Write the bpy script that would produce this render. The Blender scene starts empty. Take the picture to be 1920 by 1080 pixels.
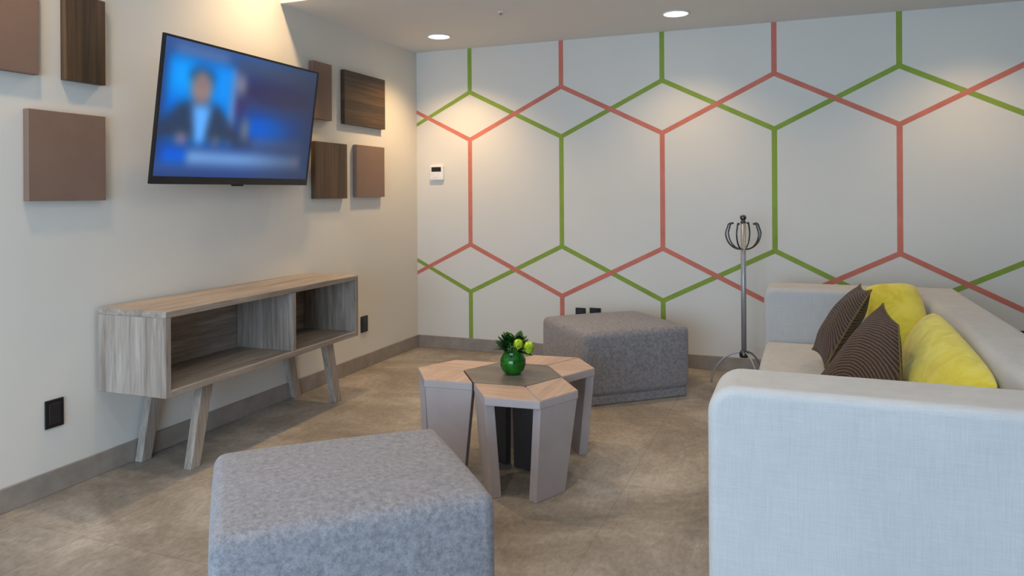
import bpy, bmesh, math, random
from mathutils import Vector, Matrix
random.seed(4)
S = bpy.context.scene
COL = S.collection
PI = math.pi

# ------------------------------------------------------------------ helpers
def lin(c):
    return tuple(((v / 255) / 12.92 if v / 255 <= .04045 else ((v / 255 + .055) / 1.055) ** 2.4) for v in c)

def link(o, parent=None):
    COL.objects.link(o)
    if parent is not None:
        o.parent = parent
    return o

def obj(name, bm, mat, parent=None, smooth=False, wn=False, recalc=True):
    me = bpy.data.meshes.new(name)
    if recalc:
        bmesh.ops.recalc_face_normals(bm, faces=bm.faces[:])
    bm.to_mesh(me); bm.free()
    for m in (mat if isinstance(mat, (list, tuple)) else [mat]):
        me.materials.append(m)
    if smooth:
        me.polygons.foreach_set('use_smooth', [True] * len(me.polygons))
    o = bpy.data.objects.new(name, me)
    link(o, parent)
    if wn:
        md = o.modifiers.new('wn', 'WEIGHTED_NORMAL'); md.keep_sharp = True
    return o

def tag(o, label, cat, group=None):
    o['label'] = label; o['category'] = cat
    if group: o['group'] = group
    return o

def thing(name, label, cat, loc=(0, 0, 0), rz=0, group=None):
    o = bpy.data.objects.new(name, None)
    o.empty_display_size = .1
    link(o); o.location = loc; o.rotation_euler = (0, 0, rz)
    return tag(o, label, cat, group)

def struct(o):
    o['kind'] = 'structure'; return o

def add_box(bm, lo, hi, M=None, mi=0):
    vs = [bm.verts.new((x, y, z)) for x in (lo[0], hi[0]) for y in (lo[1], hi[1]) for z in (lo[2], hi[2])]
    fs = []
    for a, b, c, d in ((0, 1, 3, 2), (4, 6, 7, 5), (0, 4, 5, 1), (2, 3, 7, 6), (0, 2, 6, 4), (1, 5, 7, 3)):
        f = bm.faces.new((vs[a], vs[b], vs[c], vs[d])); f.material_index = mi; fs.append(f)
    if M is not None:
        bmesh.ops.transform(bm, matrix=M, verts=vs)
    return vs

def box_bm(lo, hi, bev=0, seg=2):
    bm = bmesh.new(); add_box(bm, lo, hi)
    bmesh.ops.recalc_face_normals(bm, faces=bm.faces[:])
    if bev:
        bmesh.ops.bevel(bm, geom=bm.edges[:], offset=bev, segments=seg, profile=.5, affect='EDGES')
    return bm

def prism_bm(pts, z0, z1, bev=0, seg=2, taper=None):
    """vertical prism from plan points; taper = plan points for the bottom"""
    bm = bmesh.new()
    low = taper or pts
    b = [bm.verts.new((p[0], p[1], z0)) for p in low]
    t = [bm.verts.new((p[0], p[1], z1)) for p in pts]
    bm.faces.new(b[::-1]); bm.faces.new(t)
    n = len(pts)
    for i in range(n):
        bm.faces.new((b[i], b[(i + 1) % n], t[(i + 1) % n], t[i]))
    bmesh.ops.recalc_face_normals(bm, faces=bm.faces[:])
    if bev:
        bmesh.ops.bevel(bm, geom=bm.edges[:], offset=bev, segments=seg, profile=.5, affect='EDGES')
    return bm

def add_tube(bm, pts, r, n=10, caps=True):
    pts = [Vector(p) for p in pts]
    rs = r if isinstance(r, (list, tuple)) else [r] * len(pts)
    rings = []; ref = None
    for i, p in enumerate(pts):
        d = (pts[min(i + 1, len(pts) - 1)] - pts[max(i - 1, 0)]).normalized()
        if ref is None:
            ref = d.orthogonal().normalized()
        ref = (ref - d * ref.dot(d)).normalized()
        q = d.cross(ref)
        rings.append([bm.verts.new(p + (ref * math.cos(a) + q * math.sin(a)) * rs[i]) for a in [2 * PI * k / n for k in range(n)]])
    for A, B in zip(rings, rings[1:]):
        for k in range(n):
            bm.faces.new((A[k], A[(k + 1) % n], B[(k + 1) % n], B[k]))
    if caps:
        bm.faces.new(rings[0][::-1]); bm.faces.new(rings[-1])

def tube_bm(pts, r, n=10):
    bm = bmesh.new(); add_tube(bm, pts, r, n); return bm

def lathe_bm(prof, n=32, c=(0, 0, 0)):
    bm = bmesh.new(); rings = []
    for r, z in prof:
        if r < 1e-6:
            rings.append([bm.verts.new((c[0], c[1], c[2] + z))])
        else:
            rings.append([bm.verts.new((c[0] + r * math.cos(2 * PI * k / n), c[1] + r * math.sin(2 * PI * k / n), c[2] + z)) for k in range(n)])
    for A, B in zip(rings, rings[1:]):
        for k in range(n):
            a, b = A[k % len(A)], A[(k + 1) % len(A)]
            d, e = B[k % len(B)], B[(k + 1) % len(B)]
            vs = []
            for v in (a, b, e, d):
                if v not in vs: vs.append(v)
            if len(vs) > 2:
                bm.faces.new(vs)
    return bm

def soft_box_bm(lo, hi, r, n=16, dome=(0, 0, 0), noise=0.0):
    """upholstered block: a rounded box on a fine grid whose faces bulge by dome (x, y, z)"""
    bm = bmesh.new()
    c = Vector([(a + b) / 2 for a, b in zip(lo, hi)]); h = Vector([(b - a) / 2 for a, b in zip(lo, hi)])
    def axis(hh):
        k = 5
        edge = [hh - r * (1 - math.sin(PI / 2 * i / k)) for i in range(k + 1)]
        inner = [-(hh - r) + 2 * (hh - r) * i / n for i in range(n + 1)]
        return [-e for e in edge[::-1]][:-1] + inner + edge[1:]
    ax = [axis(h[i]) for i in range(3)]
    cache = {}
    def V(x, y, z):
        key = (round(x, 6), round(y, 6), round(z, 6))
        if key in cache: return cache[key]
        p = Vector((x, y, z))
        q = Vector([max(-(h[i] - r), min(h[i] - r, p[i])) for i in range(3)])
        d = p - q
        if d.length > 1e-9: p = q + d.normalized() * r
        u = [p[i] / h[i] for i in range(3)]
        for i in range(3):
            j, k = (i + 1) % 3, (i + 2) % 3
            p[i] += dome[i] * u[i] * max(0, 1 - u[j] ** 2) ** .7 * max(0, 1 - u[k] ** 2) ** .7
        cache[key] = bm.verts.new(p + c)
        return cache[key]
    for i in range(3):
        j, k = (i + 1) % 3, (i + 2) % 3
        for s in (-1, 1):
            for a in range(len(ax[j]) - 1):
                for b in range(len(ax[k]) - 1):
                    vs = []
                    for (m, l) in ((a, b), (a + 1, b), (a + 1, b + 1), (a, b + 1)):
                        p = [0, 0, 0]; p[i] = s * h[i]; p[j] = ax[j][m]; p[k] = ax[k][l]
                        v = V(*p)
                        if v not in vs: vs.append(v)
                    if len(vs) > 2:
                        try: bm.faces.new(vs)
                        except ValueError: pass
    return bm

def rprism_bm(x0, x1, z0, z1, radii, y0, y1, rb, seg=8):
    """block along y with a rounded-rectangle xz section; radii: (x0z0, x1z0, x1z1, x0z1); rb rounds both ends"""
    def loop(d, y):
        out = []
        cs = ((x0, z0, 1, 1, PI), (x1, z0, -1, 1, 1.5 * PI), (x1, z1, -1, -1, 0), (x0, z1, 1, -1, .5 * PI))
        for (cx, cz, sx, sz, a0), R in zip(cs, radii):
            R2 = max(R - d, .0015)
            ox, oz = cx + sx * (d + R2), cz + sz * (d + R2)
            for i in range(seg + 1):
                a = a0 + PI / 2 * i / seg
                out.append((ox + R2 * math.cos(a), y, oz + R2 * math.sin(a)))
        return out
    bm = bmesh.new(); loops = []
    K = 5
    for i in range(K + 1):
        t = PI / 2 * i / K
        loops.append(loop(rb * (1 - math.sin(t)), y0 + rb * (1 - math.cos(t))))
    for i in range(K + 1):
        t = PI / 2 * (K - i) / K
        loops.append(loop(rb * (1 - math.sin(t)), y1 - rb * (1 - math.cos(t))))
    R = [[bm.verts.new(p) for p in L] for L in loops]
    n = len(R[0])
    for A, B in zip(R, R[1:]):
        for k in range(n):
            bm.faces.new((A[k], A[(k + 1) % n], B[(k + 1) % n], B[k]))
    bm.faces.new(R[0][::-1]); bm.faces.new(R[-1])
    return bm

# ------------------------------------------------------------------ materials
def mat(name):
    m = bpy.data.materials.new(name); m.use_nodes = True
    nt = m.node_tree; b = nt.nodes['Principled BSDF']
    return m, nt, b

def N(nt, t, **kw):
    n = nt.nodes.new(t)
    for k, v in kw.items():
        setattr(n, k, v)
    return n

def coords(nt, scale=(1, 1, 1), loc=(0, 0, 0), kind='Object'):
    tc = N(nt, 'ShaderNodeTexCoord'); mp = N(nt, 'ShaderNodeMapping')
    mp.inputs['Scale'].default_value = scale; mp.inputs['Location'].default_value = loc
    nt.links.new(tc.outputs[kind], mp.inputs['Vector'])
    return mp.outputs['Vector']

def noise(nt, vec, scale, detail=4, rough=.6, dist=0):
    n = N(nt, 'ShaderNodeTexNoise')
    n.inputs['Scale'].default_value = scale; n.inputs['Detail'].default_value = detail
    n.inputs['Roughness'].default_value = rough; n.inputs['Distortion'].default_value = dist
    nt.links.new(vec, n.inputs['Vector'])
    return n.outputs['Fac']

def ramp(nt, fac, stops):
    r = N(nt, 'ShaderNodeValToRGB')
    el = r.color_ramp.elements
    while len(el) < len(stops): el.new(.5)
    for e, (p, c) in zip(el, stops):
        e.position = p; e.color = (*lin(c), 1)
    nt.links.new(fac, r.inputs['Fac'])
    return r.outputs['Color']

def bump(nt, b, h, strength=.2, dist=.002):
    n = N(nt, 'ShaderNodeBump')
    n.inputs['Strength'].default_value = strength; n.inputs['Distance'].default_value = dist
    nt.links.new(h, n.inputs['Height']); nt.links.new(n.outputs['Normal'], b.inputs['Normal'])

def mixc(nt, fac, a, b, mode='MIX'):
    m = N(nt, 'ShaderNodeMix', data_type='RGBA', blend_type=mode)
    if isinstance(fac, float): m.inputs['Factor'].default_value = fac
    else: nt.links.new(fac, m.inputs['Factor'])
    for s, v in ((6, a), (7, b)):
        if isinstance(v, tuple): m.inputs[s].default_value = (*lin(v), 1)
        else: nt.links.new(v, m.inputs[s])
    return m.outputs[2]

def plain(name, c, rough=.5, metal=0, var=.06, nscale=30, spec=.5):
    m, nt, b = mat(name)
    v = coords(nt)
    f = noise(nt, v, nscale)
    d = tuple(max(0, x * (1 - var)) for x in c); l = tuple(min(255, x * (1 + var)) for x in c)
    nt.links.new(ramp(nt, f, [(.3, d), (.7, l)]), b.inputs['Base Color'])
    b.inputs['Roughness'].default_value = rough; b.inputs['Metallic'].default_value = metal
    b.inputs['Specular IOR Level'].default_value = spec
    return m

def wood(name, dark, mid, light, axis, freq=60, stretch=.06, rough=.5, bands=True):
    m, nt, b = mat(name)
    sc = [1, 1, 1]; sc[axis] = stretch
    v = coords(nt, tuple(sc))
    f = noise(nt, v, freq, 6, .65, .6)
    f2 = noise(nt, v, freq * .22, 3, .5, .3)
    mx = N(nt, 'ShaderNodeMath', operation='ADD'); mx.use_clamp = True
    a = N(nt, 'ShaderNodeMath', operation='MULTIPLY'); a.inputs[1].default_value = .55
    c = N(nt, 'ShaderNodeMath', operation='MULTIPLY'); c.inputs[1].default_value = .45
    nt.links.new(f, a.inputs[0]); nt.links.new(f2, c.inputs[0])
    nt.links.new(a.outputs[0], mx.inputs[0]); nt.links.new(c.outputs[0], mx.inputs[1])
    nt.links.new(ramp(nt, mx.outputs[0], [(.36, dark), (.5, mid), (.64, light)]), b.inputs['Base Color'])
    b.inputs['Roughness'].default_value = rough
    bump(nt, b, f, .12, .001)
    return m

def fabric(name, c, var=.08, weave=700, rough=.95, sheen=.25, mott=6, bstr=.3, mottvar=None):
    m, nt, b = mat(name)
    v = coords(nt)
    f = noise(nt, v, weave, 2, .5); g = noise(nt, v, mott, 5, .7)
    mv = var if mottvar is None else mottvar
    base = ramp(nt, g, [(.3, tuple(x * (1 - mv) for x in c)), (.7, tuple(min(255, x * (1 + mv)) for x in c))])
    fine = ramp(nt, f, [(.3, (225, 225, 225)), (.7, (255, 255, 255))])
    nt.links.new(mixc(nt, 1.0, base, fine, 'MULTIPLY'), b.inputs['Base Color'])
    b.inputs['Roughness'].default_value = rough
    b.inputs['Sheen Weight'].default_value = sheen; b.inputs['Sheen Roughness'].default_value = .4
    b.inputs['Specular IOR Level'].default_value = .15
    bump(nt, b, f, bstr, .001)
    return m

M = {}
# painted plaster
def paint(name, c):
    m, nt, b = mat(name)
    v = coords(nt)
    nt.links.new(ramp(nt, noise(nt, v, 1.3, 4), [(.3, tuple(x * .985 for x in c)), (.7, c)]), b.inputs['Base Color'])
    b.inputs['Roughness'].default_value = .8; b.inputs['Specular IOR Level'].default_value = .25
    bump(nt, b, noise(nt, v, 180, 3), .06, .001)
    return m
M['wall'] = paint('wall_paint', (227, 222, 211))
M['ceil'] = paint('ceiling_paint', (234, 230, 224))
M['walldark'] = paint('low_bounce_wall_dark', (96, 84, 76))  # for the unseen right wall, darkened to cut light bouncing from that side
M['green'] = plain('green_stripe_paint', (140, 164, 62), .75, var=.05, nscale=8)
M['red'] = plain('coral_stripe_paint', (208, 120, 100), .75, var=.05, nscale=8)
# floor
m, nt, b = mat('floor_tile')
v = coords(nt)
sep = N(nt, 'ShaderNodeSeparateXYZ'); nt.links.new(v, sep.inputs[0])
cmb = N(nt, 'ShaderNodeCombineXYZ')
ay = N(nt, 'ShaderNodeMath', operation='ADD'); ay.inputs[1].default_value = 2.30 + 12
ax_ = N(nt, 'ShaderNodeMath', operation='ADD'); ax_.inputs[1].default_value = -.49 + 12
nt.links.new(sep.outputs[1], ay.inputs[0]); nt.links.new(sep.outputs[0], ax_.inputs[0])
nt.links.new(ay.outputs[0], cmb.inputs[0]); nt.links.new(ax_.outputs[0], cmb.inputs[1])
br = N(nt, 'ShaderNodeTexBrick'); br.offset = 0
br.inputs['Scale'].default_value = 1; br.inputs['Brick Width'].default_value = 1.2; br.inputs['Row Height'].default_value = .6
br.inputs['Mortar Size'].default_value = .003; br.inputs['Mortar Smooth'].default_value = .2; br.inputs['Bias'].default_value = 0
br.inputs['Color1'].default_value = (.88, .88, .88, 1); br.inputs['Color2'].default_value = (1, 1, 1, 1); br.inputs['Mortar'].default_value = (.78, .77, .76, 1)
nt.links.new(cmb.outputs[0], br.inputs['Vector'])
n1 = noise(nt, v, 1.7, 10, .72, .5); n2 = noise(nt, coords(nt, (1, .45, 1)), 55, 6, .75, .3)
c1 = ramp(nt, n1, [(.3, (128, 118, 106)), (.5, (168, 158, 145)), (.7, (208, 199, 187))])
c2 = ramp(nt, n2, [(.3, (212, 209, 206)), (.7, (255, 255, 255))])
cc = mixc(nt, 1.0, c1, c2, 'MULTIPLY'); cc = mixc(nt, 1.0, cc, br.outputs['Color'], 'MULTIPLY')
nt.links.new(cc, b.inputs['Base Color'])
b.inputs['Roughness'].default_value = .5; b.inputs['Specular IOR Level'].default_value = .35
bump(nt, b, n2, .08, .001)
M['floor'] = m
M['skirt'] = plain('skirting_tile', (152, 141, 130), .5, var=.07, nscale=9)
# furniture woods
GO = ((128, 114, 102), (160, 146, 132), (186, 173, 160))
M['oak_x'] = wood('grey_oak_x', *GO, 0)
M['oak_y'] = wood('grey_oak_y', *GO, 1)
M['oak_z'] = wood('grey_oak_z', *GO, 2)
ZB = ((42, 30, 20), (76, 56, 36), (102, 76, 48))
M['zebra_y'] = wood('dark_zebrano_y', *ZB, 1, 55, .03, .45)
M['zebra_z'] = wood('dark_zebrano_z', *ZB, 2, 55, .03, .45)
M['taupe'] = plain('taupe_lacquer', (132, 106, 90), .55, var=.03, nscale=5)
M['lam'] = plain('mauve_taupe_laminate', (172, 160, 157), .45, var=.03, nscale=6)
M['char'] = wood('charcoal_wood', (92, 84, 77), (108, 100, 92), (124, 116, 107), 0, 50, .08, .4)
M['charleg'] = plain('charcoal_leg', (72, 68, 68), .5, var=.04)
TO = ((172, 143, 124), (192, 163, 143), (206, 179, 160))
M['top'] = wood('light_walnut_top', *TO, 0, 45, .08, .45)
M['top2'] = wood('light_walnut_top_turned', *TO, 1, 45, .08, .45)
# fabrics
m, nt, b = mat('pale_linen')
wa = noise(nt, coords(nt, (14, 14, 520)), 1, 2, .6); wb = noise(nt, coords(nt, (520, 520, 14)), 1, 2, .6); wc = noise(nt, coords(nt), 4, 4, .6)
c1 = ramp(nt, wa, [(.3, (196, 194, 191)), (.7, (205, 203, 199))]); c2 = ramp(nt, wb, [(.3, (243, 243, 243)), (.7, (255, 255, 255))]); c3 = ramp(nt, wc, [(.3, (246, 246, 246)), (.7, (255, 255, 255))])
nt.links.new(mixc(nt, 1.0, mixc(nt, 1.0, c1, c2, 'MULTIPLY'), c3, 'MULTIPLY'), b.inputs['Base Color'])
b.inputs['Roughness'].default_value = .95; b.inputs['Sheen Weight'].default_value = .2; b.inputs['Specular IOR Level'].default_value = .15
bump(nt, b, wb, .15, .001)
M['sofa'] = m
M['velvet'] = fabric('grey_velvet', (142, 138, 139), .12, 260, .9, .22, 60, .45, .16)
vb = M['velvet'].node_tree.nodes['Principled BSDF']; vb.inputs['Sheen Tint'].default_value = (.8, .88, 1, 1); vb.inputs['Sheen Roughness'].default_value = .55
# plastics and metals
M['black'] = plain('black_plastic', (20, 20, 22), .35, var=.1)
M['blackin'] = plain('black_socket', (34, 34, 38), .3, var=.1)
M['white'] = plain('white_plastic', (236, 236, 232), .35, var=.02)
M['glassblack'] = plain('dark_display', (26, 24, 22), .15, var=.05)
M['bezel'] = plain('dark_bezel', (30, 29, 31), .4, var=.05)
M['steel'] = plain('satin_steel', (172, 173, 174), .4, .55, .04, 60)
M['darksteel'] = plain('dark_steel', (92, 92, 94), .35, 1.0, .05, 60)
M['leaf'] = plain('leaf_green', (40, 104, 34), .42, var=.35, nscale=40)
M['leafd'] = plain('deep_leaf_green', (24, 72, 28), .42, var=.3, nscale=40)
M['stem'] = plain('stem_green', (70, 120, 44), .5, var=.15)
M['bud'] = plain('lime_bud', (176, 204, 40), .55, var=.16, nscale=60)
m, nt, b = mat('green_glass')
nt.links.new(ramp(nt, noise(nt, coords(nt), 26, 3), [(.35, (18, 88, 16)), (.65, (58, 158, 42))]), b.inputs['Base Color'])
b.inputs['Roughness'].default_value = .05; b.inputs['Transmission Weight'].default_value = .55; b.inputs['IOR'].default_value = 1.45
M['vase'] = m
m, nt, b = mat('clear_glass')
b.inputs['Base Color'].default_value = (.95, .98, 1, 1); b.inputs['Roughness'].default_value = .02; b.inputs['Transmission Weight'].default_value = 1
nt.links.new(ramp(nt, noise(nt, coords(nt), 2, 2), [(.3, (244, 250, 252)), (.7, (252, 254, 255))]), b.inputs['Base Color'])
M['glass'] = m
def emis(name, c, s):
    m, nt, b = mat(name)
    b.inputs['Base Color'].default_value = (*lin(c), 1)
    nt.links.new(ramp(nt, noise(nt, coords(nt), 4, 1), [(.3, c), (.7, c)]), b.inputs['Emission Color'])
    b.inputs['Emission Strength'].default_value = s
    return m
M['lamp'] = emis('lamp_lens', (255, 240, 214), 6.0)

# brown pleated cushion: concentric ridges about one lower corner
def rings(name, cols, cx, cy, scale):
    m, nt, b = mat(name)
    v = coords(nt, loc=(cx, cy, 0))
    flat = N(nt, 'ShaderNodeVectorMath', operation='MULTIPLY'); flat.inputs[1].default_value = (1, 1, 0)
    nt.links.new(v, flat.inputs[0])
    w = N(nt, 'ShaderNodeTexWave', wave_type='RINGS', rings_direction='SPHERICAL')
    w.inputs['Scale'].default_value = scale; w.inputs['Distortion'].default_value = 2.2
    w.inputs['Detail'].default_value = 2; w.inputs['Detail Scale'].default_value = 1.2
    nt.links.new(flat.outputs[0], w.inputs['Vector'])
    nt.links.new(ramp(nt, w.outputs['Fac'], [(.15, cols[0]), (.6, cols[1]), (.95, cols[2])]), b.inputs['Base Color'])
    b.inputs['Roughness'].default_value = .75; b.inputs['Sheen Weight'].default_value = .05
    bump(nt, b, w.outputs['Fac'], .5, .006)
    return m
M['brown'] = rings('brown_pleated_cloth', ((50, 35, 26), (74, 55, 43), (106, 82, 66)), .03, .2, 24)
M['pipe'] = plain('olive_brown_piping', (104, 86, 42), .7, var=.1)
m, nt, b = mat('yellow_crinkled_cloth')
v = coords(nt)
f = noise(nt, v, 9, 5, .6, 1.2); g = noise(nt, v, 45, 3, .6)
nt.links.new(ramp(nt, f, [(.25, (206, 190, 40)), (.5, (226, 212, 62)), (.75, (236, 226, 104))]), b.inputs['Base Color'])
b.inputs['Roughness'].default_value = .75; b.inputs['Sheen Weight'].default_value = .25
bump(nt, b, f, .6, .012)
M['yellow'] = m

# ------------------------------------------------------------------ the room
RX, RY, ZL, ZU, YS = 9.5, -7.4, 2.473, 3.0, -1.74
bm = bmesh.new(); add_box(bm, (-.15, RY - .15, -.12), (RX + .15, .15, 0)); struct(obj('floor', bm, M['floor']))
bm = bmesh.new(); add_box(bm, (-.15, RY - .15, 0), (0, .15, ZU + .12)); struct(obj('wall_left', bm, M['wall']))
bm = bmesh.new(); add_box(bm, (RX, RY - .15, 0), (RX + .15, .15, ZU + .12)); struct(obj('wall_right', bm, M['walldark']))

# back wall with its painted two-colour honeycomb
def stripe(bm, p, q, w, mi, t, zlo, zhi):
    (x0, z0), (x1, z1) = p, q
    d = Vector((x1 - x0, z1 - z0)).normalized(); n = Vector((-d.y, d.x)) * w / 2
    if abs(d.x) < 1e-6:
        e = Vector((0, 0))
    else:
        e = d * w * .25
    pts = [(x0 - e.x + n.x, z0 - e.y + n.y), (x1 + e.x + n.x, z1 + e.y + n.y), (x1 + e.x - n.x, z1 + e.y - n.y), (x0 - e.x - n.x, z0 - e.y - n.y)]
    fr = [bm.verts.new((max(.0, x), -t, min(zhi, max(zlo, z)))) for x, z in pts]
    bk = [bm.verts.new((max(.0, x), .001, min(zhi, max(zlo, z)))) for x, z in pts]
    for vs in (fr, bk[::-1]):
        bm.faces.new(vs).material_index = mi
    for k in range(4):
        bm.faces.new((fr[k], bk[k], bk[(k + 1) % 4], fr[(k + 1) % 4])).material_index = mi
bm = bmesh.new(); add_box(bm, (-.15, 0, 0), (RX + .15, .15, ZU + .12))
A, X0 = .7826, .4922
Z1, Z2, Z3, Z4 = 2.114, 1.724, .868, .481
W = .036
X = lambda k: X0 + k * A
def clip0(p, q):
    (x0, z0), (x1, z1) = p, q
    if x0 < 0:
        z0 = z0 + (z1 - z0) * (0 - x0) / (x1 - x0); x0 = 0
    if x1 > RX:
        z1 = z0 + (z1 - z0) * (RX - x0) / (x1 - x0); x1 = RX
    return (x0, z0), (x1, z1)
for k in range(-1, 8):
    even = k % 2 == 0
    G, R_ = 1, 2
    up, mid, low = (G, R_, G) if even else (R_, G, R_)
    if 0 < X(k) < RX:
        stripe(bm, (X(k), Z1), (X(k), ZL), W, up, .0010 if up == G else .0014, 0, ZL)
        stripe(bm, (X(k), Z3), (X(k), Z2), W, mid, .0010 if mid == G else .0014, 0, ZL)
        stripe(bm, (X(k), .1), (X(k), Z4), W, low, .0010 if low == G else .0014, 0, ZL)
    if X(k + 1) > 0 and X(k) < RX:
        # upper zigzags and lower zigzags
        segs = [((X(k), Z1 if even else Z2), (X(k + 1), Z2 if even else Z1), G), ((X(k), Z2 if even else Z1), (X(k + 1), Z1 if even else Z2), R_),
                ((X(k), Z4 if even else Z3), (X(k + 1), Z3 if even else Z4), G), ((X(k), Z3 if even else Z4), (X(k + 1), Z4 if even else Z3), R_)]
        for p, q, mi in segs:
            p, q = clip0(p, q)
            stripe(bm, p, q, W * .95, mi, (.0008 if mi == G else .0012) + .0001 * (k % 2), 0, ZL)
struct(obj('wall_back', bm, [M['wall'], M['green'], M['red']], recalc=True))

# ceiling: low soffit over the far end, higher slab nearer the camera
bm = bmesh.new()
sec = [(.15, ZL), (YS, ZL), (YS, ZU), (RY - .15, ZU), (RY - .15, ZU + .3), (.15, ZU + .3)]
for (xa, xb) in ((-.15, RX + .15),):
    L = [bm.verts.new((xa, y, z)) for y, z in sec]; R = [bm.verts.new((xb, y, z)) for y, z in sec]
    bm.faces.new(L); bm.faces.new(R[::-1])
    for k in range(len(sec)):
        bm.faces.new((L[k], L[(k + 1) % 6], R[(k + 1) % 6], R[k]))
struct(obj('ceiling', bm, M['ceil']))

# rear wall (behind the camera) with the big shop-front window the daylight comes through
wx0, wx1, wz0, wz1 = .22, 3.9, .12, 2.2
bm = bmesh.new()
for lo, hi in (((-.15, RY - .15, 0), (wx0, RY, ZU)), ((wx1, RY - .15, 0), (RX + .15, RY, ZU)), ((wx0, RY - .15, 0), (wx1, RY, wz0)), ((wx0, RY - .15, wz1), (wx1, RY, ZU))):
    add_box(bm, lo, hi)
struct(obj('wall_rear', bm, M['wall']))
bm = bmesh.new()
for x in (wx0, wx0 + 1.2, wx0 + 2.4, wx1 - .06):
    add_box(bm, (x, RY - .11, wz0), (x + .06, RY - .04, wz1))
for z in (wz0, wz1 - .06):
    add_box(bm, (wx0, RY - .108, z), (wx1, RY - .042, z + .06))
win = struct(obj('window_1', bm, M['bezel']))
bm = bmesh.new(); add_box(bm, (wx0 + .03, RY - .08, wz0 + .03), (wx1 - .03, RY - .07, wz1 - .03)); obj('pane', bm, M['glass'], win)

# skirting
bm = box_bm((0, RY, 0), (.012, 0, .1), .002, 1); struct(obj('baseboard_left', bm, M['skirt']))
bm = box_bm((.012, -.012, 0), (RX, 0, .1), .002, 1); struct(obj('baseboard_back', bm, M['skirt']))
bm = box_bm((RX - .012, RY, 0), (RX, -.012, .1), .002, 1); struct(obj('baseboard_right', bm, M['skirt']))

# ------------------------------------------------------------------ wall panels
def panel(y0, y1, z0, z1, kind, label):
    o = obj('wall_panel', box_bm((.003, y0, z0), (.036, y1, z1), .0025, 2), M[kind], smooth=True, wn=True)
    return tag(o, label, 'wall art', 'square art panels on the tv wall')
panel(-3.74, -3.328, 1.787, 2.172, 'taupe', 'taupe panel cut off by the upper left photo corner, left of the dark striped panel')
panel(-3.208, -3.010, 1.786, 2.172, 'zebra_z', 'narrow dark brown panel with upright grain, high on the wall left of the television')
panel(-3.376, -3.012, 1.259, 1.643, 'taupe', 'large square taupe panel on the wall left of the television, lowest of the left group')
panel(-1.463, -1.256, 1.783, 2.164, 'taupe', 'narrow taupe panel half hidden behind the upper right corner of the television')
panel(-1.106, -.565, 1.779, 2.160, 'zebra_y', 'wide dark brown panel with level grain, upper panel nearest the room corner')
panel(-1.447, -1.078, 1.254, 1.635, 'zebra_z', 'dark brown panel with upright grain just right of the lower right corner of the television')
panel(-.958, -.578, 1.262, 1.641, 'taupe', 'square taupe panel below the wide dark panel, nearest the room corner')

# ------------------------------------------------------------------ television
TW, TA = 1.25, 1.75
TH = TW / TA
T = thing('television', 'large flat television showing a news broadcast, tilted down on the left wall', 'television', (.166, -2.243, 1.692))
T.rotation_mode = 'XYZ'
T.matrix_world = Matrix.Translation((.166, -2.243, 1.692)) @ Matrix.Rotation(.040, 4, 'Z') @ Matrix.Rotation(.139, 4, 'Y') @ Matrix.Rotation(.005, 4, 'X')
bm = bmesh.new()
fw, fb, d0, d1 = .011, .038, -.01, .006
add_box(bm, (d0, -TW / 2, -TH / 2), (d1, -TW / 2 + fw, TH / 2)); add_box(bm, (d0, TW / 2 - fw, -TH / 2), (d1, TW / 2, TH / 2))
add_box(bm, (d0, -TW / 2 + fw, TH / 2 - fw), (d1, TW / 2 - fw, TH / 2)); add_box(bm, (d0, -TW / 2 + fw, -TH / 2), (d1, TW / 2 - fw, -TH / 2 + fb))
obj('bezel', bm, M['bezel'], T)
obj('housing', box_bm((-.062, -TW * .36, -TH * .42), (-.03, TW * .36, TH * .3), .012, 3), M['black'], T)
bm = bmesh.new(); add_box(bm, (-.03, -TW / 2 + .03, -TH / 2 + .03), (-.006, TW / 2 - .03, TH / 2 - .03)); obj('back_cover', bm, M['black'], T)
obj('sensor', box_bm((-.012, -.05, -TH / 2 - .009), (.004, .035, -TH / 2), .002, 1), M['black'], T)
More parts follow.
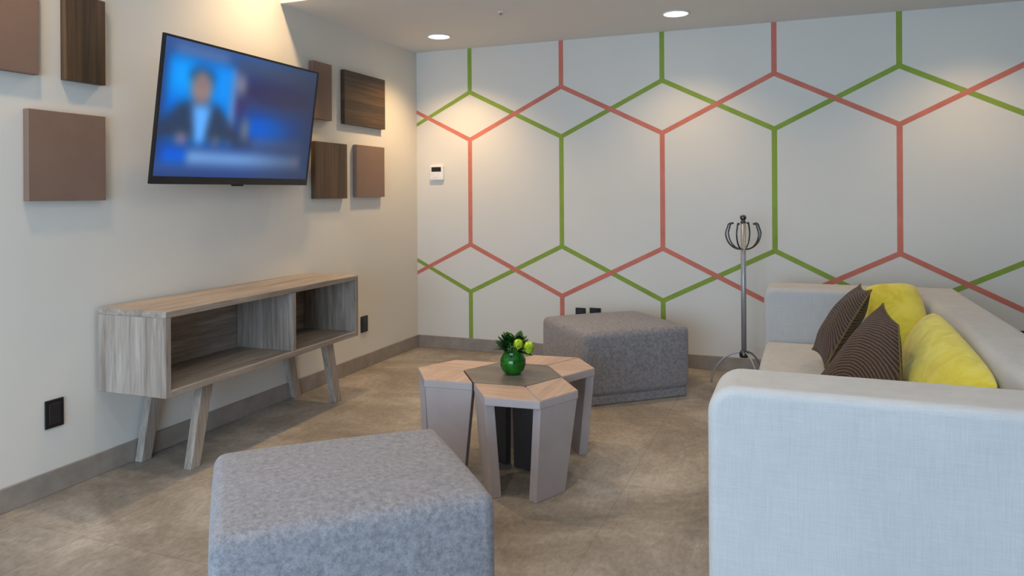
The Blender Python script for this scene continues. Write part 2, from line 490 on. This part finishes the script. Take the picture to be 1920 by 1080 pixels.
# picture on the screen: soft blurred fields of light
def sm(a, b, x):
    t = max(0, min(1, (x - a) / (b - a))); return t * t * (3 - 2 * t)
def rect(u, v, u0, v0, u1, v1, s=.02):
    return sm(u0 - s, u0 + s, u) * (1 - sm(u1 - s, u1 + s, u)) * sm(v0 - s * 1.6, v0 + s * 1.6, v) * (1 - sm(v1 - s * 1.6, v1 + s * 1.6, v))
def ell(u, v, cu, cv, ru, rv, s=.35):
    d = math.hypot((u - cu) / ru, (v - cv) / rv); return 1 - sm(1 - s, 1 + s, d)
def picture(u, v):
    c = Vector((42, 66, 120))
    def put(col, a):
        nonlocal c
        c = c.lerp(Vector(col), a)
    put((52, 84, 142), rect(u, v, -.1, -.1, 1.1, .1, .03))
    put((96, 122, 170), rect(u, v, .06, .03, .36, .10, .025) * .8)
    put((66, 76, 100), rect(u, v, .42, .05, 1.1, .14, .03) * .8)
    put((58, 60, 100), rect(u, v, .42, .18, 1.02, .42, .06) * .85)
    put((46, 40, 78), ell(u, v, .7, .27, .24, .1) * .6)
    put((24, 70, 168), rect(u, v, .5, .44, .93, .66, .06))
    put((0, 92, 218), ell(u, v, .66, .58, .15, .09, .5))
    put((92, 120, 178), rect(u, v, .55, .67, .93, .73, .03) * .6)
    put((150, 146, 158), ell(u, v, .45, .24, .03, .08, .6) * .7)
    put((70, 44, 92), ell(u, v, .455, .42, .035, .06, .6) * .6)
    put((120, 118, 116), ell(u, v, .5, .6, .028, .09, .6) * .8)
    put((60, 72, 96), rect(u, v, .44, .69, .56, .76, .02) * .8)
    put((70, 92, 140), rect(u, v, .55, .74, 1, .82, .02) * .7)
    # bright studio panel and the presenter
    put((8, 124, 226), rect(u, v, .03, .115, .40, .74, .018))
    put((10, 158, 250), rect(u, v, .05, .15, .17, .36, .05) * .9)
    put((14, 150, 246), rect(u, v, .31, .15, .37, .4, .04) * .8)
    put((10, 96, 206), rect(u, v, .03, .42, .08, .74, .02) * .7)
    put((108, 142, 200), rect(u, v, .385, .13, .42, .74, .012) * .85)
    put((24, 66, 112), ell(u, v, .213, .235, .07, .07, .3))
    put((142, 122, 122), ell(u, v, .215, .325, .062, .125, .3))
    put((112, 92, 100), ell(u, v, .215, .285, .05, .02, .5) * .5)
    put((150, 116, 120), rect(u, v, .175, .4, .255, .47, .02) * .8)
    sh = rect(u, v, .06, .47, .375, .72, .02)
    sl = sm(.03, .09, u - .06 + (v - .42) * .6) * (1 - sm(-.09, -.03, u - .375 - (v - .42) * .6))
    put((46, 58, 82), sm(.40, .47, v) * (1 - sm(.70, .74, v)) * sl * .95)
    w = .052 - .03 * (v - .45) / .3
    put((92, 170, 252), (1 - sm(w * .6, w * 1.5, abs(u - .226))) * sm(.43, .48, v) * (1 - sm(.72, .77, v)))
    put((168, 134, 152), ell(u, v, .127, .72, .03, .04, .6) * .8)
    put((120, 112, 120), ell(u, v, .32, .72, .03, .035, .6) * .7)
    put((26, 62, 138), rect(u, v, -.1, .755, 1.1, .80, .015) * .7)
    put((14, 92, 214), rect(u, v, .03, .79, .16, .9, .02))
    put((118, 168, 224), rect(u, v, .165, .80, .93, .90, .02) * .9)
    put((92, 128, 190), ell(u, v, .55, .85, .3, .06) * .3)
    put((176, 130, 160), ell(u, v, .885, .85, .03, .045, .6) * .7)
    put((70, 100, 160), rect(u, v, -.1, .905, 1.1, .95, .02) * .6)
    c = c.lerp(Vector((92, 96, 112)), .42 * sm(.42, .9, u)); f = 1 - .25 * sm(.45, 1.0, u)  # grey veil and dimming toward the right: a reflection painted into the picture
    return c * f
nu, nv = 120, 70
bm = bmesh.new(); cl = bm.loops.layers.float_color.new('picture')
y0, y1 = -TW / 2 + fw, TW / 2 - fw; zt, zb_ = TH / 2 - fw, -TH / 2 + fb
G = [[bm.verts.new((.001, y0 + (y1 - y0) * i / nu, zt + (zb_ - zt) * j / nv)) for j in range(nv + 1)] for i in range(nu + 1)]
uvq = {}
for i in range(nu + 1):
    for j in range(nv + 1):
        uvq[(i, j)] = picture(i / nu, j / nv)
for _ in range(2):
    for di, dj in ((1, 0), (0, 1)):
        q = {}
        for i in range(nu + 1):
            for j in range(nv + 1):
                a = [uvq[(max(0, min(nu, i + k * di)), max(0, min(nv, j + k * dj)))] for k in (-2, -1, 0, 1, 2)]
                q[(i, j)] = (a[0] + a[1] + a[2] + a[3] + a[4]) / 5
        uvq = q
uvq = {G[i][j]: lin([max(0, min(255, t)) for t in c]) for (i, j), c in uvq.items()}
for i in range(nu):
    for j in range(nv):
        f = bm.faces.new((G[i][j], G[i][j + 1], G[i + 1][j + 1], G[i + 1][j]))
        for l in f.loops: l[cl] = (*uvq[l.vert], 1)
m, nt, b = mat('lit_screen')
at = N(nt, 'ShaderNodeVertexColor', layer_name='picture')
b.inputs['Base Color'].default_value = (.006, .006, .008, 1); b.inputs['Roughness'].default_value = .4; b.inputs['Specular IOR Level'].default_value = .15
nt.links.new(at.outputs['Color'], b.inputs['Emission Color']); b.inputs['Emission Strength'].default_value = 1.1
scr = obj('screen', bm, m, T, recalc=False); scr['label'] = 'lit screen with a blurred news presenter in a dark suit'
# wall bracket behind the set
inv = T.matrix_world.inverted()
bm = bmesh.new(); add_box(bm, (.0, -2.5, 1.55), (.02, -1.98, 1.85))
for y in (-2.4, -2.08):
    add_box(bm, (.015, y - .02, 1.58), (.10, y + .02, 1.84))
bmesh.ops.transform(bm, matrix=inv, verts=bm.verts[:]); obj('wall_bracket', bm, M['darksteel'], T)

# ------------------------------------------------------------------ tv console
CL, CD, CT, CB = 1.54, .405, .77, .388
K = thing('tv_console', 'long low grey oak console with two open cubbies under the television', 'media console', (.016, -3.045, 0), .016)
t = .03
def kp(name, lo, hi, m, bev=.002):
    return obj(name, box_bm(lo, hi, bev, 1), M[m], K)
kp('top_panel', (0, 0, CT - t), (CD, CL, CT), 'oak_y')
kp('bottom_panel', (0, t, CB), (CD, CL - t, CB + t), 'oak_y')
kp('side_panel', (0, 0, CB), (CD, t, CT - t), 'oak_z'); kp('side_panel', (0, CL - t, CB), (CD, CL, CT - t), 'oak_z')
kp('divider', (.02, CL * .575, CB + t), (CD - .003, CL * .575 + t, CT - t), 'oak_z')
kp('back_panel', (.004, t, CB + t), (.018, CL - t, CT - t), 'oak_y')
def leg(u, lean, v0):
    # flat board foot raked along the length of the console
    w, th = .075, .042
    bm = bmesh.new()
    lo = [(v0, u - lean), (v0 + th, u - lean), (v0 + th, u - lean + w * .8), (v0, u - lean + w * .8)]
    hi = [(v0, u), (v0 + th, u), (v0 + th, u + w), (v0, u + w)]
    B = [bm.verts.new((x, y, 0)) for x, y in lo]; Tt = [bm.verts.new((x, y, CB)) for x, y in hi]
    bm.faces.new(B[::-1]); bm.faces.new(Tt)
    for k in range(4): bm.faces.new((B[k], B[(k + 1) % 4], Tt[(k + 1) % 4], Tt[k]))
    bmesh.ops.recalc_face_normals(bm, faces=bm.faces[:])
    bmesh.ops.bevel(bm, geom=bm.edges[:], offset=.002, segments=1, affect='EDGES')
    return obj('leg', bm, M['oak_z'], K)
for v0 in (.004, .305):
    leg(.275, .078, v0); leg(CL - .27, -.105, v0)

# ------------------------------------------------------------------ upholstered cubes
def ottoman(loc, rz, su, sv, h, label):
    o = thing('ottoman', label, 'ottoman', loc, rz, 'grey velvet ottomans')
    bse = obj('base', soft_box_bm((.012, .012, 0), (su - .012, sv - .012, .062), .012, 8), M['velvet'], o, True)
    obj('cushion_block', soft_box_bm((0, 0, .055), (su, sv, h - .008), .036, 18, (.008, .008, .02)), M['velvet'], o, True)
    return o
ottoman((1.652, -4.072, 0), math.radians(42.3), .75, .665, .438, 'grey velvet ottoman in the foreground, cut off by the bottom of the photo')
ottoman((1.812, -1.245, 0), math.radians(41.2), .725, .69, .447, 'grey velvet ottoman at the back between the table cluster and the striped wall')

# ------------------------------------------------------------------ table cluster
s, HC, TH0, HT = .241, Vector((1.736, -2.251)), 3.232, .43
Vx = [HC + s * Vector((math.cos(TH0 + k * PI / 3), math.sin(TH0 + k * PI / 3))) for k in range(6)]
Dv = [Vx[k] - HC for k in range(6)]
def shrink(pts, d):
    """move a polygon's outline inward by d (plan view)"""
    n = len(pts); ar = sum(pts[i].x * pts[(i + 1) % n].y - pts[(i + 1) % n].x * pts[i].y for i in range(n))
    if ar < 0: pts = pts[::-1]
    out = []
    for i in range(n):
        p, q, r = pts[i - 1], pts[i], pts[(i + 1) % n]
        a = (q - p).normalized(); b = (r - q).normalized()
        na = Vector((-a.y, a.x)); nb = Vector((-b.y, b.x))
        k = (na + nb); k = k / max(k.dot(na), .2)
        out.append(q + k * d)
    return out
def loc_(pts, c): return [p - c for p in pts]
def panel_leg(a, b, inward, thick, z1, taper_a, taper_b, lean):
    """upright board under the edge a-b"""
    d = (b - a).normalized(); n = inward.normalized()
    a2, b2 = a + d * .006 + n * .004, b - d * .006 + n * .004
    top = [a2, b2, b2 + n * thick, a2 + n * thick]
    la, lb = a2 + d * taper_a + n * lean, b2 - d * taper_b + n * lean
    low = [la, lb, lb + n * thick, la + n * thick]
    return prism_bm(top, 0, z1, .002, 1, low)
def chevron(k, legs, label):
    c = HC + Dv[k] * 1.35
    L = Vx[k - 1]; R = Vx[(k + 1) % 6]; I = Vx[k]; O = HC + 2 * Dv[k]
    La, Ra = L + Dv[k], R + Dv[k]
    tb = thing('side_table', label, 'side table', (c.x, c.y, 0), 0, 'chevron shaped tables of the cluster')
    out = shrink([L, La, O, Ra, R, I], .003)
    obj('tabletop', prism_bm(loc_(out, c), HT - .036, HT - .003, .002, 1), M['lam'], tb)
    for q, mm in (([L, La, O, I], 'top'), ([I, O, Ra, R], 'top2')):
        obj('wood_inlay', prism_bm(loc_(shrink(q, .0042), c), HT - .004, HT, .001, 1), M[mm], tb)
    P = dict(L=L, La=La, O=O, Ra=Ra, R=R)
    for a, b, ta, tb_ in legs:
        A_, B_ = P[a], P[b]; mid = (A_ + B_) / 2
        n = Vector((-(B_ - A_).y, (B_ - A_).x))
        if n.dot((I + O) / 2 - mid) < 0: n = -n
        obj('leg', panel_leg(A_ - c, B_ - c, n, .042, HT - .036, ta, tb_, .028), M['lam'], tb)
    return tb
chevron(2, [('L', 'La', .03, .0), ('O', 'Ra', .0, .05)], 'chevron side table nearest the camera, light wood top with two taupe board legs')
chevron(0, [('R', 'Ra', .05, .012), ('La', 'O', .05, 0)], 'chevron side table left of the dark hexagon, with a wide pale board leg facing forward')
chevron(4, [('La', 'O', .03, .0), ('R', 'Ra', .03, 0)], 'chevron side table right of and behind the vase, beside the rear ottoman')
hx = thing('side_table', 'dark grey hexagonal side table in the middle of the cluster, under the green vase', 'side table', (HC.x, HC.y, 0))
obj('tabletop', prism_bm(loc_(shrink(Vx, .003), HC), HT - .036, HT, .002, 1), M['char'], hx)
for (p, q, th) in (((1.622, -2.226), (1.708, -2.268), .035), ((1.748, -2.266), (1.855, -2.31), .035), ((1.70, -2.13), (1.80, -2.115), .035)):
    a, b = Vector(p) - HC, Vector(q) - HC; d = (b - a).normalized(); n = Vector((-d.y, d.x)) * th
    top = [a - d * .008, b + d * .004, b + d * .004 + n, a - d * .008 + n]
    obj('leg', prism_bm(top, 0, HT - .036, .002, 1, [a, b, b + n, a + n]), M['charleg'], hx)

# ------------------------------------------------------------------ vase and flowers
VC = Vector((1.742, -2.252, HT))
vs = thing('glass_vase', 'round green glass vase on the dark hexagonal table', 'vase', VC)
prof = [(0, 0), (.028, 0), (.036, .003), (.052, .02), (.061, .045), (.060, .068), (.050, .09), (.043, .103), (.046, .112), (.0435, .113),
        (.040, .104), (.047, .09), (.057, .068), (.058, .045), (.049, .022), (.034, .007), (0, .006)]
obj('bowl', lathe_bm(prof, 40), M['vase'], vs, True)
wp = [(0, .0075), (.032, .0085), (.047, .023), (.056, .045), (.0555, .06), (0, .06)]
fl = thing('flower_bouquet', 'bunch of dark green leaves with lime yellow buds standing in the green vase', 'flowers', (VC.x, VC.y, VC.z + .01))
def leaf_bm(L, Wd, base, az, el, curl):
    bm = bmesh.new(); n = 8; rows = []
    d = Vector((math.cos(az) * math.cos(el), math.sin(az) * math.cos(el), math.sin(el)))
    side = Vector((-math.sin(az), math.cos(az), 0)); up = d.cross(side) * -1
    for i in range(n + 1):
        t = i / n
        w = Wd * math.sin(PI * min(1, t * .93 + .04)) ** .8 * (1 - .35 * t)
        c = Vector(base) + d * L * t + Vector((0, 0, -curl * t * t * L))
        fold = up * w * .25
        rows.append([bm.verts.new(c - side * w + fold), bm.verts.new(c), bm.verts.new(c + side * w + fold)])
    for a, b in zip(rows, rows[1:]):
        bm.faces.new((a[0], a[1], b[1], b[0])); bm.faces.new((a[1], a[2], b[2], b[1]))
    bmesh.ops.solidify(bm, geom=bm.faces[:], thickness=.0012)
    return bm
rnd = random.Random(11)
for i in range(12):
    az = i * 2.4; r = .012 + .018 * (i % 3) / 2
    tip = (math.cos(az) * r * 1.5, math.sin(az) * r * 1.5, .12 + rnd.uniform(0, .025))
    obj('stem', tube_bm([(math.cos(az + 2) * .02, math.sin(az + 2) * .02, .012), (math.cos(az) * r * .7, math.sin(az) * r * .7, .07), tip], .0028, 6), M['stem'], fl, True)
for i in range(40):
    az = i * 2.399 + rnd.uniform(-.3, .3); k = i / 39
    el = .15 + 1.0 * k + rnd.uniform(-.1, .1)
    obj('leaf', leaf_bm(rnd.uniform(.07, .095) * (1 - .3 * k), rnd.uniform(.022, .03), (math.cos(az) * .025, math.sin(az) * .025, .1 + .045 * k), az, el, rnd.uniform(.05, .35)),
        M['leaf'] if i % 3 else M['leafd'], fl, True)
def bud(c, r):
    o = obj('flower_bud', lathe_bm([(0, -r * 1.15), (r * .55, -r * .95), (r * .92, -r * .4), (r, .1 * r), (r * .86, r * .6), (r * .5, r * 1.0), (r * .3, r * .92), (0, r * .85)], 20, c), M['bud'], fl, True)
    o['label'] = 'lime yellow flower bud'
    for k in range(5):
        a = k * 2 * PI / 5
        bm = bmesh.new(); rows = []
        for i in range(7):
            t = i / 6; z = -r * 1.1 + 2.1 * r * t; rr = r * (1.04 + .03 * t) * math.sqrt(max(.02, 1 - ((t - .48) / .62) ** 2)); w = .62 * math.sin(PI * (t * .9 + .08))
            rows.append([bm.verts.new((c[0] + rr * math.cos(a + w * q), c[1] + rr * math.sin(a + w * q), c[2] + z)) for q in (-1, -.5, 0, .5, 1)])
        for A_, B_ in zip(rows, rows[1:]):
            for q in range(4): bm.faces.new((A_[q], A_[q + 1], B_[q + 1], B_[q]))
        bmesh.ops.solidify(bm, geom=bm.faces[:], thickness=.0012)
        obj('petal', bm, M['bud'], o, True)
rv = Vector((math.cos(-.3738), -math.sin(-.3738)))  # towards the right of the seating group
fv = Vector((math.sin(-.3738), math.cos(-.3738)))
def bpos(rt, fr, z): p = rv * rt - fv * fr; return (p.x, p.y, z)
for rt, fr, z, r in ((.026, .052, .142, .022), (.073, .04, .122, .0245), (-.02, -.04, .15, .018), (.03, -.055, .14, .019)):
    c = bpos(rt, fr, z)
    obj('stem', tube_bm([(c[0] * .2, c[1] * .2, .02), (c[0] * .45, c[1] * .45, .09), (c[0], c[1], z - r)], .0026, 6), M['stem'], fl, True)
    bud(c, r)

# ------------------------------------------------------------------ sofa
SX0, SX1, SY0, SY1, SH = 2.745, 3.86, -3.232, -.475, .705
SC = (3.3, -1.85, 0)
sf = thing('sofa', 'long pale grey linen sofa with block arms, along the right side', 'sofa', SC)
def sp(name, bm, smooth=True):
    bmesh.ops.translate(bm, verts=bm.verts[:], vec=(-SC[0], -SC[1], 0))
    return obj(name, bm, M['sofa'], sf, smooth, True)
sp('arm', rprism_bm(SX0, SX1 - .002, .05, SH, (.02, .02, .03, .085), SY0, SY0 + .275, .03))
sp('arm', rprism_bm(SX0 + .055, SX1 - .002, .05, SH, (.02, .02, .03, .06), SY1 - .33, SY1, .03))
sp('backrest', soft_box_bm((SX1 - .235, SY0 + .274, .05), (SX1, SY1 - .329, SH), .04, 20, (.012, 0, .008)))
sp('base', soft_box_bm((SX0 + .075, SY0 + .276, .05), (SX1 - .23, SY1 - .331, .2), .02, 10))
sp('seat_cushion', soft_box_bm((SX0 + .065, SY0 + .278, .2), (SX1 - .232, -1.86, .388), .035, 16, (.012, 0, .01)))
sp('seat_cushion', soft_box_bm((SX0 + .065, -1.856, .2), (SX1 - .232, SY1 - .333, .388), .035, 16, (.012, 0, .01)))
for x in (SX0 + .1, SX1 - .12):
    for y in (SY0 + .1, SY1 - .12):
        o = obj('foot', lathe_bm([(0, 0), (.022, 0), (.03, .055), (0, .055)], 20, (x - SC[0], y - SC[1], 0)), M['black'], sf, True)

# ------------------------------------------------------------------ scatter cushions
def pillow(FT, NT, NB, FB, T_, material, label, pipe=None, grp=None, pinch=.085, e=2.3, rd=0):
    FT, NT, NB, FB = [Vector(q) for q in (FT, NT, NB, FB)]
    w = ((FT + FB) - (NT + NB)).normalized(); h = (FT + NT) - (FB + NB); h = (h - w * h.dot(w)).normalized(); n = w.cross(h)
    c = (FT + NT + NB + FB) / 4
    R = Matrix((w, h, n)).transposed().to_4x4(); R.translation = c
    o = thing('throw_pillow', label, 'cushion', c, 0, grp); o.matrix_world = R
    Ri = R.inverted(); FT, NT, NB, FB = [Ri @ q for q in (FT, NT, NB, FB)]
    K_ = 24
    bm = bmesh.new()
    def P(u, v, side):
        pu = (1 + u * (1 - pinch * (1 - v * v)) * math.sqrt(1 - rd * v ** 4)) / 2; pv = (1 + v * (1 - pinch * (1 - u * u)) * math.sqrt(1 - rd * u ** 4)) / 2
        q = (NB * (1 - pu) + FB * pu) * (1 - pv) + (NT * (1 - pu) + FT * pu) * pv
        tk = T_ / 2 * (max(0, 1 - abs(u) ** e) ** .6) * (max(0, 1 - abs(v) ** e) ** .6)
        wr = .004 * math.sin(7 * u + 3 * v) * math.sin(5 * v - 4 * u) * (1 - u * u) * (1 - v * v)
        return q + Vector((0, 0, side * (tk + wr)))
    grid = {}
    for side in (1, -1):
        for i in range(K_ + 1):
            for j in range(K_ + 1):
                rim = i in (0, K_) or j in (0, K_)
                key = (0 if rim else side, i, j)
                if key not in grid:
                    u = math.sin(PI / 2 * (2 * i / K_ - 1)); v = math.sin(PI / 2 * (2 * j / K_ - 1))
                    grid[key] = bm.verts.new(P(u, v, side if not rim else 0))
        for i in range(K_):
            for j in range(K_):
                q = [grid.get((side, a, b_)) or grid.get((0, a, b_)) for a, b_ in ((i, j), (i + 1, j), (i + 1, j + 1), (i, j + 1))]
                bm.faces.new(q if side > 0 else q[::-1])
    obj('cover', bm, M[material], o, True)
    if pipe:
        pts = []
        ts = [math.sin(PI / 2 * (2 * i / 20 - 1)) for i in range(21)]
        for u in ts: pts.append(P(u, -1, 0))
        for v in ts[1:]: pts.append(P(1, v, 0))
        for u in ts[::-1][1:]: pts.append(P(u, 1, 0))
        for v in ts[::-1][1:]: pts.append(P(-1, v, 0))
        obj('piping', tube_bm(pts, .004, 8), M[pipe], o, True)
    return o
pillow((3.29, -1.33, .805), (3.31, -1.72, .825), (3.11, -1.77, .46), (3.06, -1.35, .46), .13, 'brown', 'dark brown pleated cushion farther back on the sofa, behind the other brown cushion', 'pipe', grp='brown pleated cushions', pinch=.1)
pillow((3.336, -1.95, .796), (3.366, -2.2, .746), (3.365, -2.48, .42), (3.02, -2.17, .44), .16, 'brown', 'dark brown pleated cushion nearer the front sofa arm', 'pipe', grp='brown pleated cushions', pinch=.07)
pillow((3.31, -1.13, .775), (3.59, -1.03, .79), (3.61, -1.56, .46), (3.34, -1.3, .42), .14, 'yellow', 'bright yellow cushion at the back of the sofa, behind the farther brown cushion', grp='yellow cushions', pinch=.0, e=3, rd=.2)
pillow((3.56, -1.70, .765), (3.615, -2.74, .65), (3.40, -2.66, .41), (3.39, -1.72, .41), .17, 'yellow', 'bright yellow cushion nearest the front sofa arm, leaning on the backrest', grp='yellow cushions', pinch=.0, e=3, rd=.22)

# ------------------------------------------------------------------ coat stand
cs = thing('coat_stand', 'slim steel coat stand with curved hooks in front of the striped wall', 'coat stand', (2.655, -.40, 0), .12)
obj('pole', tube_bm([(0, 0, .205), (0, 0, 1.085)], .0165, 16), M['steel'], cs, True)
obj('finial', lathe_bm([(0, 1.075), (.018, 1.078), (.018, 1.088), (.01, 1.092), (.017, 1.1), (.021, 1.112), (.017, 1.126), (0, 1.132)], 20), M['darksteel'], cs, True)
obj('hub', lathe_bm([(0, .19), (.026, .19), (.03, .205), (.028, .225), (.018, .235), (0, .235)], 20), M['darksteel'], cs, True)
for az in [.25 + math.radians(q) for q in (0, 52, 128, 180, 232, 308)]:
    pts = []
    for i in range(15):
        t = i / 14; ang = -PI / 2 + t * (PI * .62)
        r = .02 + .098 * (1 - (1 - math.sin(min(1, t * 1.15) * PI / 2)) ) - (.02 * max(0, t - .8) / .2)
        z = .905 + .165 * (t ** 1.9)
        pts.append((r * math.cos(az), r * math.sin(az), z))
    tip = Vector(pts[-1]); out = Vector((math.cos(az), math.sin(az), 0))
    bm = bmesh.new(); add_tube(bm, pts + [tuple(tip - out * .012 + Vector((0, 0, .004)))], .0052, 8)
    hk = obj('hook', bm, M['darksteel'], cs, True)
    k = tip - out * .014 + Vector((0, 0, .004))
    obj('knob', lathe_bm([(0, -.008), (.008, -.005), (.0095, 0), (.008, .005), (0, .008)], 12, k), M['darksteel'], hk, True)
for a in range(3):
    az = a * 2 * PI / 3 + PI / 3 - .12
    pts = [(.02, .215)]
    for i in range(13):
        t = i / 12
        pts.append((.02 + .19 * math.sin(t * PI / 2) ** 1.0, .225 - .219 * (1 - math.cos(t * PI / 2)) ** .85))
    obj('leg', tube_bm([(r * math.cos(az), r * math.sin(az), max(.007, z)) for r, z in pts], .0068, 8), M['steel'], cs, True)

# ------------------------------------------------------------------ sockets, thermostat
def outlet(wall, a0, a1, z0, z1, label):
    c = (a0 + a1) / 2
    if wall == 'left': o = thing('power_outlet', label, 'power outlet', (0, c, z0), 0, 'black wall outlets')
    else: o = thing('power_outlet', label, 'power outlet', (c, 0, z0), -PI / 2, 'black wall outlets')
    w, h = abs(a1 - a0) / 2, z1 - z0   # local: x out of the wall, y along it
    obj('cover_plate', box_bm((.0005, -w, 0), (.010, w, h), .003, 2), M['black'], o)
    obj('socket', box_bm((.009, -w * .62, h * .14), (.0115, w * .62, h * .86), .001, 1), M['blackin'], o)
    return o
outlet('left', -3.289, -3.205, .282, .403, 'black outlet plate low on the left wall, left of the console')
outlet('left', -.868, -.782, .266, .384, 'black outlet plate on the left wall just beyond the far end of the console')
outlet('back', 1.384, 1.464, .282, .397, 'black outlet behind the rear ottoman, left one of the pair')
outlet('back', 1.496, 1.584, .282, .402, 'black outlet behind the rear ottoman, right one of the pair')
outlet('back', 4.125, 4.2, .28, .396, 'black outlet mostly hidden behind the sofa backrest')
outlet('back', 4.228, 4.32, .28, .398, 'black outlet at the right photo edge beyond the sofa backrest')
th = thing('thermostat', 'small white thermostat with a dark display on the striped wall near the corner', 'thermostat', (.194, 0, 1.398), -PI / 2)
obj('body', box_bm((.0005, -.062, 0), (.022, .062, .122), .006, 3), M['white'], th)
dd = obj('display', box_bm((.021, -.046, .07), (.0235, .042, .108), .001, 1), M['glassblack'], th); dd['label'] = 'dark display'
obj('dial', box_bm((.0215, -.03, .02), (.0245, .0, .048), .001, 1), M['white'], th)

# ------------------------------------------------------------------ ceiling fittings
def downlight(x, y, z, label, power, col=(1, .68, .36)):
    o = thing('downlight', label, 'ceiling light', (x, y, z), 0, 'recessed ceiling downlights')
    obj('trim_ring', lathe_bm([(.078, -.0005), (.092, -.0005), (.0935, -.004), (.088, -.008), (.080, -.0075), (.078, -.0005)], 40), M['white'], o, True)
    obj('lens', lathe_bm([(0, -.0035), (.079, -.0035), (.079, -.001), (0, -.001)], 40), M['lamp'], o)
    L = bpy.data.lights.new('downlight_beam', 'SPOT')
    L.energy = power; L.color = col; L.spot_size = math.radians(126); L.spot_blend = .9; L.shadow_soft_size = .05
    lo = bpy.data.objects.new('beam', L); link(lo, o); lo.location = (0, 0, -.03)
    return o
PW = 25
downlight(.473, -.508, ZL, 'round lit downlight in the low ceiling nearest the wall corner', PW * 2.3)
downlight(2.243, -.526, ZL, 'round lit downlight in the low ceiling over the rear ottoman', PW)
downlight(4.01, -.54, ZL, 'round lit downlight in the low ceiling above the far end of the sofa', PW)
downlight(.45, -1.99, ZU, 'round lit downlight in the high ceiling above the television', 72)
downlight(.45, -3.75, ZU, 'round lit downlight in the high ceiling above the left panels', 46)
for x_, y_, lb in ((2.3, -3.0, 'over the table cluster'), (4.3, -3.0, 'over the near sofa arm'), (2.0, -4.7, 'above the foreground ottoman'), (4.3, -4.9, 'out of view at the right of the foreground')):  # unseen fill lamps, added to brighten the floor and furniture tops
    downlight(x_, y_, ZU, 'added unseen fill downlight in the high ceiling ' + lb, 46 if x_ < 3 else 24, (1, .80, .57))
sp_ = thing('ceiling_sprinkler', 'tiny sprinkler head on the low ceiling between the two downlights', 'sprinkler', (1.185, -1.015, ZL))
obj('escutcheon', lathe_bm([(0, -.0005), (.02, -.0005), (.018, -.005), (0, -.006)], 20), M['white'], sp_, True)
obj('nozzle', lathe_bm([(0, -.005), (.006, -.006), (.006, -.018), (.013, -.019), (.013, -.021), (0, -.021)], 16), M['steel'], sp_, True)

# ------------------------------------------------------------------ daylight, world, camera
L = bpy.data.lights.new('window_daylight', 'AREA'); L.shape = 'RECTANGLE'; L.size = wx1 - wx0 - .2; L.size_y = wz1 - wz0 - .2
L.energy = 185; L.color = (.50, .72, 1.0)
lo = bpy.data.objects.new('window_daylight', L); link(lo); lo.location = ((wx0 + wx1) / 2, RY + .02, (wz0 + wz1) / 2); lo.rotation_euler = (PI / 2, 0, 0)

wd = bpy.data.worlds.new('sky'); S.world = wd; wd.use_nodes = True
nt = wd.node_tree; bg = nt.nodes['Background']
sk = N(nt, 'ShaderNodeTexSky'); sk.sky_type = 'HOSEK_WILKIE'; sk.turbidity = 4; sk.ground_albedo = .4
sk.sun_direction = (.3, .4, .85)
nt.links.new(sk.outputs['Color'], bg.inputs['Color']); bg.inputs['Strength'].default_value = .6

cam = bpy.data.cameras.new('camera'); co = bpy.data.objects.new('camera', cam); link(co)
yaw, roll = -.3738, -.0059
f = Vector((math.sin(yaw), math.cos(yaw), 0)); r = Vector((math.cos(yaw), -math.sin(yaw), 0)); u = Vector((0, 0, 1))
r2 = r * math.cos(roll) + u * math.sin(roll); u2 = u * math.cos(roll) - r * math.sin(roll)
Mx = Matrix((r2, u2, -f)).transposed().to_4x4(); Mx.translation = (3.0063, -5.4746, 1.274)
co.matrix_world = Mx
cam.sensor_fit = 'HORIZONTAL'; cam.sensor_width = 36; cam.lens = 1377.4 / 1920 * 36; cam.shift_y = -175.16 / 1920
cam.clip_start = .02
S.camera = co
S.view_settings.view_transform = 'Standard'; S.view_settings.look = 'None'; S.view_settings.exposure = 0; S.view_settings.gamma = 1
S.view_settings.use_curve_mapping = False
